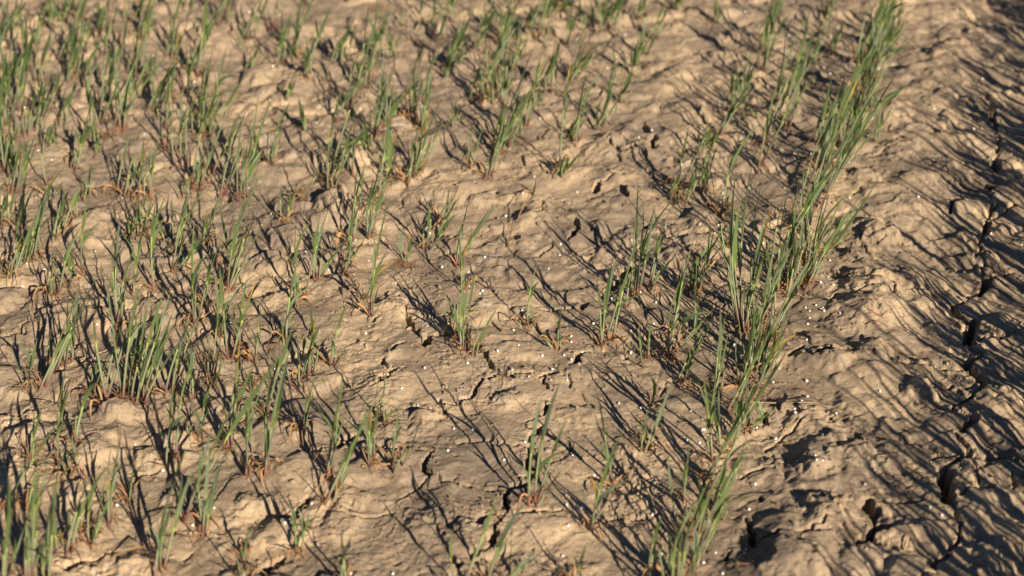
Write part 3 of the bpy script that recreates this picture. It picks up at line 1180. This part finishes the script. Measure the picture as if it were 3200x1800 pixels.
def far_wheat():
    global root_xy
    st, lf, dd = Shape(), Shape(), Shape()
    for base, tips, dead, til, spread in FAR:
        for T in tips + til:
            b = base + Vector((rnd.gauss(0, 0.005), rnd.gauss(0, 0.005), -0.004)); L = (T-b).length
            c = (b+T)*0.5 + Vector((-0.03*L + rnd.gauss(0, 0.03)*L, 0, 0.02*L)); tc = rnd.uniform(0.3, 0.55)
            st.tube([bez(b, c, T, tc*i/4) for i in range(5)], [0.0012-0.00006*i for i in range(5)], 5)
            w = rnd.uniform(0.003, 0.0055)
            lf.strip([bez(b, c, T, tc+(1-tc)*i/6) for i in range(7)], [blade_width(i/6, w) for i in range(7)], rnd.uniform(0, 6.28), rnd.gauss(0, 0.9), 0.4)
            if rnd.random() < 0.4:
                S = bez(b, c, T, tc*rnd.uniform(0.4, 1)); az = rnd.uniform(0, 6.28); ll = L*rnd.uniform(0.25, 0.45)
                E = S + Vector((math.cos(az)*ll*0.4, math.sin(az)*ll*0.4, ll*0.75))
                lf.strip([bez(S, S+Vector((0, 0, ll*0.5)), E, i/5) for i in range(6)], [blade_width(i/5, w*0.9) for i in range(6)], az, rnd.gauss(0, 0.6), 0.3)
        root_xy = (0, 0, 0)
        for q in range(3):
            dead_strip(dd, (base.x+rnd.gauss(0, 0.004), base.y+rnd.gauss(0, 0.004), base.z+0.001), rnd.uniform(0.01, 0.03), rnd.uniform(0.001, 0.0025))
    o = link('far_wheat', lf.build('far_wheat_blades'), M['leaf'])
    tag(o, 'blurred far wheat merging into green rows at top left', 'wheat', kind='stuff')
    tag(link('stems', st.build('far_wheat_stems'), M['stem'], o), kind='stuff')
    tag(link('dead_leaves', dd.build('far_wheat_dead_leaves'), M['dead'], o), kind='stuff')
far_wheat()
print('PLANTS', len(NEAR), len(FAR), 'farthest single', max(S[0].y for S in NEAR))

# the taller crop right of the picture, one mass, which throws the long shadows over the bare soil
def crop_mass():
    st, lf = Shape(), Shape()
    for i in range(345):
        v = -0.6 + (i//3)*0.026 + rnd.uniform(-0.02, 0.02)
        u = U_MAIN + (0.41, 0.50, 0.60)[i % 3] + rnd.gauss(0, 0.012)
        x, y = RU[0]*u + RD[0]*v, RU[1]*u + RD[1]*v
        base = Vector((x, y, ground_z(x, y)))
        for k in range(rnd.randint(1, 3)):
            L = rnd.uniform(0.13, 0.21) + 0.08*(i % 3)
            T = base + Vector((rnd.gauss(0.05, 0.07)*L, rnd.gauss(0, 0.07)*L, L))
            c = (base+T)*0.5 + Vector((rnd.gauss(0, 0.03)*L, rnd.gauss(0, 0.03)*L, 0))
            tc = rnd.uniform(0.5, 0.7)
            st.tube([bez(base, c, T, tc*q/4) for q in range(5)], [0.0015-0.0001*q for q in range(5)], 5)
            lf.strip([bez(base, c, T, tc+(1-tc)*q/6) for q in range(7)], [blade_width(q/6, rnd.uniform(0.004, 0.0065)) for q in range(7)], rnd.uniform(0, 6.28), rnd.gauss(0, 0.8), 0.3)
            for ts in (0.3, 0.55):
                S = bez(base, c, T, ts*tc/0.6); az = rnd.uniform(0, 6.28); ll = L*rnd.uniform(0.3, 0.5)
                E = S + Vector((math.cos(az)*ll*0.35, math.sin(az)*ll*0.35, ll*0.8))
                lf.strip([bez(S, S+Vector((0, 0, ll*0.5)), E, q/5) for q in range(6)], [blade_width(q/5, rnd.uniform(0.0035, 0.006)) for q in range(6)], az, rnd.gauss(0, 0.6), 0.3)
    o = link('wheat_crop', st.build('wheat_crop_stems'), M['stem'])
    tag(o, 'taller wheat crop standing beyond the right edge', 'wheat crop', kind='stuff')
    tag(link('blades', lf.build('wheat_crop_blades'), M['leaf'], o), kind='stuff')
crop_mass()

# ------------------------------------------------------------------ white granules
GRAN = {
 1: "1123,412 1290,168 1822,92 1994,486 1625,546 1420,602 1403,650 246,510 1048,510 1972,736 2312,905 1055,985 585,1010 282,1106 377,1170 750,1092 957,1265 1815,1380 106,655 182,795",
 2: "545,160 422,560 900,18 1490,870 1758,285 1980,500 2048,420 2010,540 1352,490 2305,955 2212,1010 2446,1040 2276,1117 2033,1266 2528,1268 1448,1293 1364,1417 1762,1407 175,800 2080,215 2110,258 629,1075 1185,565 2520,1210",
 3: "533,88 543,235 855,262 1162,292 757,455 637,552 700,632 892,603 1108,500 1152,540 1508,510 344,748 1075,706 2265,580 1998,620 1715,748 1914,798 1458,866 1070,1027 1013,1128 2202,948 1895,1030 1290,1187 318,1026 2325,1115 2318,1162 555,1378 370,1420 825,1380",
 4: "895,72 1980,190 2097,220 145,250 262,455 695,460 196,547 326,597 165,717 308,738 367,884 709,996 505,1176 1738,365 2235,468 2400,594 2224,716 2131,762 1802,1138 2184,1188 2070,1197 2109,1230 2009,1322 2057,1347 972,1430 1400,388",
 5: "1240,202 686,330 140,378 239,527 1086,505 1640,410 1633,488 775,576 1552,585 967,614 950,658 897,690 972,720 437,692 1070,750 1051,768 2159,378 2560,395 2530,700 2013,806 2337,836 1360,893 2221,760 1880,990 2150,1042 2396,1032 2318,995 2333,1054 1297,1035 1333,1146 1719,1121 1717,1082 1181,1189 217,1062 1506,1224 1665,1220 1798,1198 2153,1203 1719,1252 961,1279 648,1313 1286,1333 1580,1328 1409,1374 1688,1400",
 6: "376,32 364,88 1295,70 1373,143 1333,158 1797,72 2433,180 204,263 339,267 368,293 309,330 1246,324 665,404 737,492 1152,527 2328,330 2291,368 2097,551 136,556 2553,412 1139,648 1085,692 1177,707 344,761 77,700 1051,855 975,871 1005,896 1088,884 1101,873 1109,894 41,902 1226,912 1004,947 990,990 983,1112 1387,1137 453,1145 1604,1166 783,1315 983,1408 737,1420 2149,1395",
 7: "64,336 988,492 238,822 1190,682 856,938 2276,925 1565,956 1407,1082 1397,1137 2080,1066 2059,1248 2034,1369 2215,980",
 8: "480,81 598,208 311,220 958,182 2066,193 862,377 1003,382 1381,478 817,538 1728,571 1228,607 1886,716 2525,440 2522,566 2562,462 1676,865 1683,934 1799,957 2308,1034 2483,1034 1698,1082 1655,1307 2374,1295 104,1438 416,1436 2226,226",
 9: "1518,104 988,147 946,176 788,183 142,245 893,237 898,265 1198,277 221,385 238,382 617,371 756,451 201,478 1055,611 1098,611 1046,571 1476,676 606,783 1409,784 561,970 636,1020 28,1032 264,1049 1968,862 1881,952 1968,1010 2206,1095 2035,1299 317,1285 229,1357 368,1436"}
def bead(seed):
    import bmesh
    bm = bmesh.new(); bmesh.ops.create_icosphere(bm, subdivisions=2, radius=1.0)
    r = random.Random(seed); k = [Vector((r.gauss(0, 1), r.gauss(0, 1), r.gauss(0, 1))).normalized() for _ in range(5)]
    for v in bm.verts:
        d = v.co.normalized()
        v.co *= 1 + sum(0.05*max(0, d.dot(q))**3*(1 if i % 2 else -1.6) for i, q in enumerate(k))
    me = bpy.data.meshes.new('granule'); bm.to_mesh(me); bm.free()
    me.polygons.foreach_set('use_smooth', [True]*len(me.polygons)); me.materials.append(M['granule'])
    return me
BEADS = [bead(i) for i in range(6)]
GRANULES = []
for t, s in GRAN.items():
    for q in s.split():
        p = spot(*survey(t, *map(float, q.split(','))))
        r = 0.00135*rnd.uniform(0.72, 1.18)
        o = link('granule', rnd.choice(BEADS), None, None, (p.x, p.y, p.z + r*rnd.uniform(0.45, 0.85)))
        o.scale = (r, r, r*rnd.uniform(0.88, 1.0)); o.rotation_euler = (rnd.uniform(0, 3), rnd.uniform(0, 3), rnd.uniform(0, 3))
        GRANULES.append(o)

# ------------------------------------------------------------------ loose soil: crumbs and clods, straw
def crumbs():
    import bmesh
    bm = bmesh.new(); bmesh.ops.create_icosphere(bm, subdivisions=1, radius=1.0)
    bv = np.array([v.co[:] for v in bm.verts]); bf = np.array([[v.index for v in f.verts] for f in bm.faces]); bm.free()
    V, F = [], []
    rs = np.random.RandomState(3)
    n = 0
    centres = []
    for i in range(12000):
        x, y = rs.uniform(-0.8, 0.85), rs.uniform(0.76, 2.25)
        if perlin(np.array([x/0.1]), np.array([y/0.1]), 9)[0] + rs.normal(0, 0.2) < 0.05: continue
        centres.append((x, y))
    for pl in CRACK_LINES:
        for a, b in zip(pl[:-1], pl[1:]):
            for k in range(3):
                t = rs.rand(); centres.append((a[0]+(b[0]-a[0])*t+rs.normal(0, 0.008), a[1]+(b[1]-a[1])*t+rs.normal(0, 0.008)))
    for (x, y) in centres:
        r = min(0.0009*math.exp(rs.normal(0, 0.55)), 0.0032)
        z = ground_z(x, y)
        v = bv*(1+rs.uniform(-0.3, 0.3, (len(bv), 1)))*np.array([1, rs.uniform(0.6, 1), rs.uniform(0.4, 0.8)])*r
        a = rs.uniform(0, 6.28); ca, sa = math.cos(a), math.sin(a)
        v = np.stack([v[:, 0]*ca - v[:, 1]*sa + x, v[:, 0]*sa + v[:, 1]*ca + y, v[:, 2] + z + r*0.25], 1)
        V.append(v); F.append(bf + n); n += len(bv)
    V = np.concatenate(V); F = np.concatenate(F)
    me = bpy.data.meshes.new('soil_crumbs'); me.from_pydata(V.tolist(), [], F.tolist()); me.update()
    o = link('soil_crumbs', me, M['soil'])
    tag(o, 'fine tan soil crumbs strewn over the crust and along cracks', 'soil crumbs', kind='stuff')
crumbs()

def flakes():
    rs = np.random.RandomState(8)
    V, F, n = [], [], 0
    pts = []
    while len(pts) < 1800:
        x, y = rs.uniform(-0.75, 0.8), rs.uniform(0.76, 2.1)
        if perlin(np.array([x/0.07]), np.array([y/0.07]), 51)[0] + rs.normal(0, 0.15) > 0.12: pts.append((x, y))
    for pl in CRACK_LINES:
        for a, b in zip(pl[:-1], pl[1:]):
            if rs.rand() < 0.8:
                t = rs.rand(); pts.append((a[0]+(b[0]-a[0])*t+rs.normal(0, 0.006), a[1]+(b[1]-a[1])*t+rs.normal(0, 0.006)))
    for (x, y) in pts:
        r = 0.0021*math.exp(rs.normal(0, 0.45)); m = rs.randint(5, 8)
        an = np.sort(rs.uniform(0, 6.283, m)); rr = r*rs.uniform(0.6, 1.15, m)
        az = rs.uniform(0, 6.283); tilt = abs(rs.normal(0, 0.22)); th = rs.uniform(0.0004, 0.0009)
        px, py = np.cos(an)*rr*1.25, np.sin(an)*rr
        up = px*math.sin(tilt) + (px/r)**2*r*rs.uniform(-0.05, 0.15)
        ca, sa = math.cos(az), math.sin(az)
        X = px*ca - py*sa + x; Y = px*sa + py*ca + y
        if ground_z(x, y) < -0.012: continue
        z = ground_z(x, y) + 0.3*r*math.sin(tilt) + 0.0002
        top = np.stack([X, Y, z + up + th], 1); bot = np.stack([X, Y, z + up - 0.0003], 1)
        V += top.tolist() + bot.tolist()
        F.append(tuple(range(n, n+m)))
        F += [(n+i, n+m+i, n+m+(i+1) % m, n+(i+1) % m) for i in range(m)]
        n += 2*m
    me = bpy.data.meshes.new('crust_flakes'); me.from_pydata(V, [], F); me.update()
    tag(link('crust_flakes', me, M['soil']), 'thin tilted flakes of tan soil crust over the ground', 'crust flakes', kind='stuff')
flakes()

def litter():
    global root_xy
    rs = random.Random(21); s = Shape(); root_xy = (0, 0, 0)
    for i in range(650):
        x, y = rs.uniform(-0.75, 0.8), rs.uniform(0.78, 2.1)
        if across(x, y) > U_MAIN + 0.05 and rs.random() < 0.5: continue
        L = rs.uniform(0.004, 0.016)*(1.8 if rs.random() < 0.1 else 1); a = rs.uniform(0, 6.28); b = a + rs.gauss(0, 0.5)
        p = [(x, y), (x+L*0.5*math.cos(a), y+L*0.5*math.sin(a)), (x+L*0.5*(math.cos(a)+math.cos(b)), y+L*0.5*(math.sin(a)+math.sin(b)))]
        z = [max(ground_z(*q), -0.004) + rs.uniform(0.0006, 0.003) for q in p]
        q0, q1, q2 = [Vector((q[0], q[1], zz)) for q, zz in zip(p, z)]
        w = rs.uniform(0.0006, 0.0016)
        s.strip([bez(q0, q1*2-(q0+q2)*0.5, q2, k/4) for k in range(5)], [w*(1-0.12*k) for k in range(5)], a+1.57, rs.gauss(0, 1.0), 0.5)
    tag(link('plant_litter', s.build('plant_litter'), M['dead'], None), 'short brown bits of dead leaf scattered over the soil', 'plant litter', kind='stuff')
litter()

def clod(tile, x, y, rpx, label, mat=None, flatness=0.55):
    import bmesh
    p = spot(*survey(tile, x, y))
    e = flat(*survey(tile, x + rpx, y)); c0 = flat(*survey(tile, x, y))
    r = abs(e[0]-c0[0])
    bm = bmesh.new(); bmesh.ops.create_icosphere(bm, subdivisions=3, radius=1.0)
    ax = [Vector((rnd.gauss(0, 1), rnd.gauss(0, 1), rnd.gauss(0, 0.7))).normalized() for _ in range(9)]
    lim = [rnd.uniform(0.55, 0.92) for _ in ax]
    for v in bm.verts:
        d = v.co.normalized(); k = 1.0
        for a, l in zip(ax, lim):                     # broken faces
            q = d.dot(a)
            if q > 1e-3: k = min(k, l/q)
        v.co = d*k*(1+rnd.gauss(0, 0.025))
        v.co.z *= flatness
        v.co *= r
    me = bpy.data.meshes.new('soil_clod'); bm.to_mesh(me); bm.free()
    o = link('soil_clod', me, mat or M['soil'], None, (p.x, p.y, p.z + r*flatness*0.45))
    o.rotation_euler = (0, 0, rnd.uniform(0, 6.28))
    tag(o, label, 'clod', 'loose clods on the crust')
clod(7, 1995, 1200, 48, 'angular tan clod beside the wide crack at the bottom edge')
clod(9, 830, 225, 58, 'flat round tan clod under the long straw right of the dense row')
clod(9, 955, 222, 34, 'small tan clod touching the long straw near its free end')
clod(8, 1640, 508, 46, 'flaky low clod right of the zigzag crack at bottom centre', flatness=0.3)
clod(8, 1148, 348, 20, 'small dark brown clod on the smooth pan, bottom centre')
clod(5, 1690, 105, 24, 'small clod above the short crack, upper middle of the pan')
clod(5, 1482, 262, 24, 'small clod on the low mound, upper middle of the pan')
clod(5, 1150, 282, 26, 'small clod left of the low mound, upper middle of the pan')
clod(4, 1318, 385, 44, 'pale clod among the wheat at left centre')
clod(4, 18, 540, 24, 'pale clod at the left edge of the picture')
clod(7, 1255, 1312, 30, 'rounded clod beside a thick tuft near the bottom left')
clod(3, 1600, 160, 60, 'dark blurred clod beside the dense row near the top')
clod(9, 2140, 300, 40, 'curled crust flake beside the broad right-hand crack', flatness=0.35)
clod(6, 1240, 430, 40, 'tan clod left of the cloddy mound right of the dense row')

def straw(tile, a, b, label, width=0.0012, mat='straw', lift=0.0, name='straw', cat='straw'):
    pa = spot(*survey(tile, *a)); pb = spot(*survey(tile, *b))
    n = 8; s = Shape(); pts = []
    for i in range(n+1):
        t = i/n; p = pa.lerp(pb, t)
        z = ground_z(p.x, p.y)
        p.z = max(z, pa.z + (pb.z-pa.z)*t - 0.001) + width*0.6 + lift*t
        p.x += 0.02*(pb-pa).length*math.sin(3*t); pts.append(p - pa)
    s.tube(pts, [width*0.5*(1.1-0.5*i/n) for i in range(n+1)], 6)
    o = link(name, s.build(name), M[mat], None, pa)
    tag(o, label, cat, 'dry stalks lying on the soil')
straw(9, (560, 180), (1075, 203), 'long pale straw lying across the soil right of the dense row', 0.0018)
straw(9, (800, 405), (832, 358), 'short brown straw by a hairline crack near the dense row')
straw(9, (1695, 385), (1752, 425), 'dark twig on the bare soil left of the broad crack', 0.0016, 'dead')
straw(9, (1705, 658), (1832, 722), 'thin brown twig on the ridge, lower right', 0.0012, 'dead')
straw(9, (1175, 915), (1250, 885), 'short tan stick below the big mound, lower right', 0.0013)
straw(9, (1690, 1270), (1722, 1185), 'short upright tan stub near the bottom right cracks', 0.0018, 'straw', 0.004)
straw(8, (545, 875), (572, 922), 'short dark stalk on the smooth pan, bottom centre left', 0.0012, 'dead')
straw(8, (1695, 708), (1732, 745), 'short dark stalk right of the zigzag crack', 0.0012, 'dead')
straw(5, (1150, 985), (1212, 1050), 'dark withered blade lying on the pan in the middle', 0.0022, 'dead')
straw(5, (1250, 432), (1292, 300), 'brown dead stalk leaning on the low mound, upper middle', 0.0016, 'dead', 0.012)
straw(5, (1330, 222), (1420, 110), 'brown dead stalk above the low mound, upper middle', 0.0014, 'dead', 0.018)
straw(6, (1325, 785), (1500, 803), 'pale straw on the ridge right of the dense row', 0.0016)
straw(6, (1430, 880), (1545, 950), 'dark curved stalk on the ridge right of the dense row', 0.0016, 'dead')
straw(5, (848, 600), (932, 715), 'thin reddish stalk beside the tall tuft at the centre', 0.0011, 'dead')
straw(7, (405, 716), (535, 712), 'yellowish dry blade lying among the wheat at lower left', 0.0026)

def moss(tile, x, y, rpx, label):
    p = spot(*survey(tile, x, y)); r = rpx*ZK/2900
    s = Shape()
    for i in range(90):
        a = rnd.uniform(0, 6.28); q = r*math.sqrt(rnd.random())
        o = Vector((math.cos(a)*q*1.3, math.sin(a)*q, 0)); o.z = ground_z(p.x+o.x, p.y+o.y) - p.z
        L = rnd.uniform(0.002, 0.007); b = rnd.uniform(0, 6.28)
        e = o + Vector((math.cos(b)*L, math.sin(b)*L, rnd.uniform(0.1, 0.7)*L + 0.001))
        m = (o+e)/2 + Vector((0, 0, L*0.5))
        s.strip([bez(o, m, e, k/3) for k in range(4)], [0.0009*(1-k/4.5) for k in range(4)], b, 1.0, 0.5)
    tag(link('dry_weed', s.build('dry_weed'), M['dead'], None, p), label, 'dry weed', 'withered weeds on the crust')
moss(5, 510, 565, 70, 'reddish brown withered weed flat on the soil at the centre')
moss(4, 1545, 1228, 80, 'brown withered weed flat on the soil at left of centre')
moss(2, 330, 60, 70, 'brown withered weed among the blurred wheat at the top')

# ------------------------------------------------------------------ labels: which row, which place in the row
def nth(n):
    if 10 <= n % 100 <= 20: return '%dth' % n
    return '%d%s' % (n, {1: 'st', 2: 'nd', 3: 'rd'}.get(n % 10, 'th'))
ROW_U, ROW_S = U_MAIN + 0.012, 0.08
rows = {}
for P in PLANTS:
    root, b, ht, ns, beyond = P
    k = -beyond if beyond else max(0, int(round((ROW_U - across(b.x, b.y))/ROW_S)))
    rows.setdefault(k, []).append(P)
for k, L in rows.items():
    L.sort(key=lambda P: along(P[1].x, P[1].y))
    for i, (root, b, ht, ns, beyond) in enumerate(L):
        size = 'tall' if ht > 0.115 else 'small' if ht < 0.05 else 'slender' if ns < 3 else 'bushy'
        if k < 0:
            tag(root, 'very tall wheat plant beyond the right edge, %s in its %s row' % (nth(i+1), nth(-k)), 'wheat', 'taller wheat beyond the right edge')
        elif k == 0:
            tag(root, '%s wheat plant, %s from the near end of the dense rightmost row' % (size, nth(i+1)), 'wheat', 'young wheat plants in drill rows')
        else:
            tag(root, '%s wheat plant, %s from the near end, %s row left of the dense row' % (size, nth(i+1), nth(k)), 'wheat', 'young wheat plants in drill rows')
strips = {}
for o in GRANULES:
    k = math.ceil((ROW_U - across(o.location.x, o.location.y))/ROW_S)
    strips.setdefault(max(k, 0), []).append(o)
for k, L in strips.items():
    L.sort(key=lambda o: along(o.location.x, o.location.y))
    for i, o in enumerate(L):
        if k == 0: t = '%s white granule from the near end on bare soil right of the wheat' % nth(i+1)
        elif k == 1: t = '%s white granule from the near end just left of the dense row' % nth(i+1)
        else: t = '%s white granule from the near end, left of the %s row from the right' % (nth(i+1), nth(k))
        tag(o, t, 'granule', 'white granules scattered over the soil')
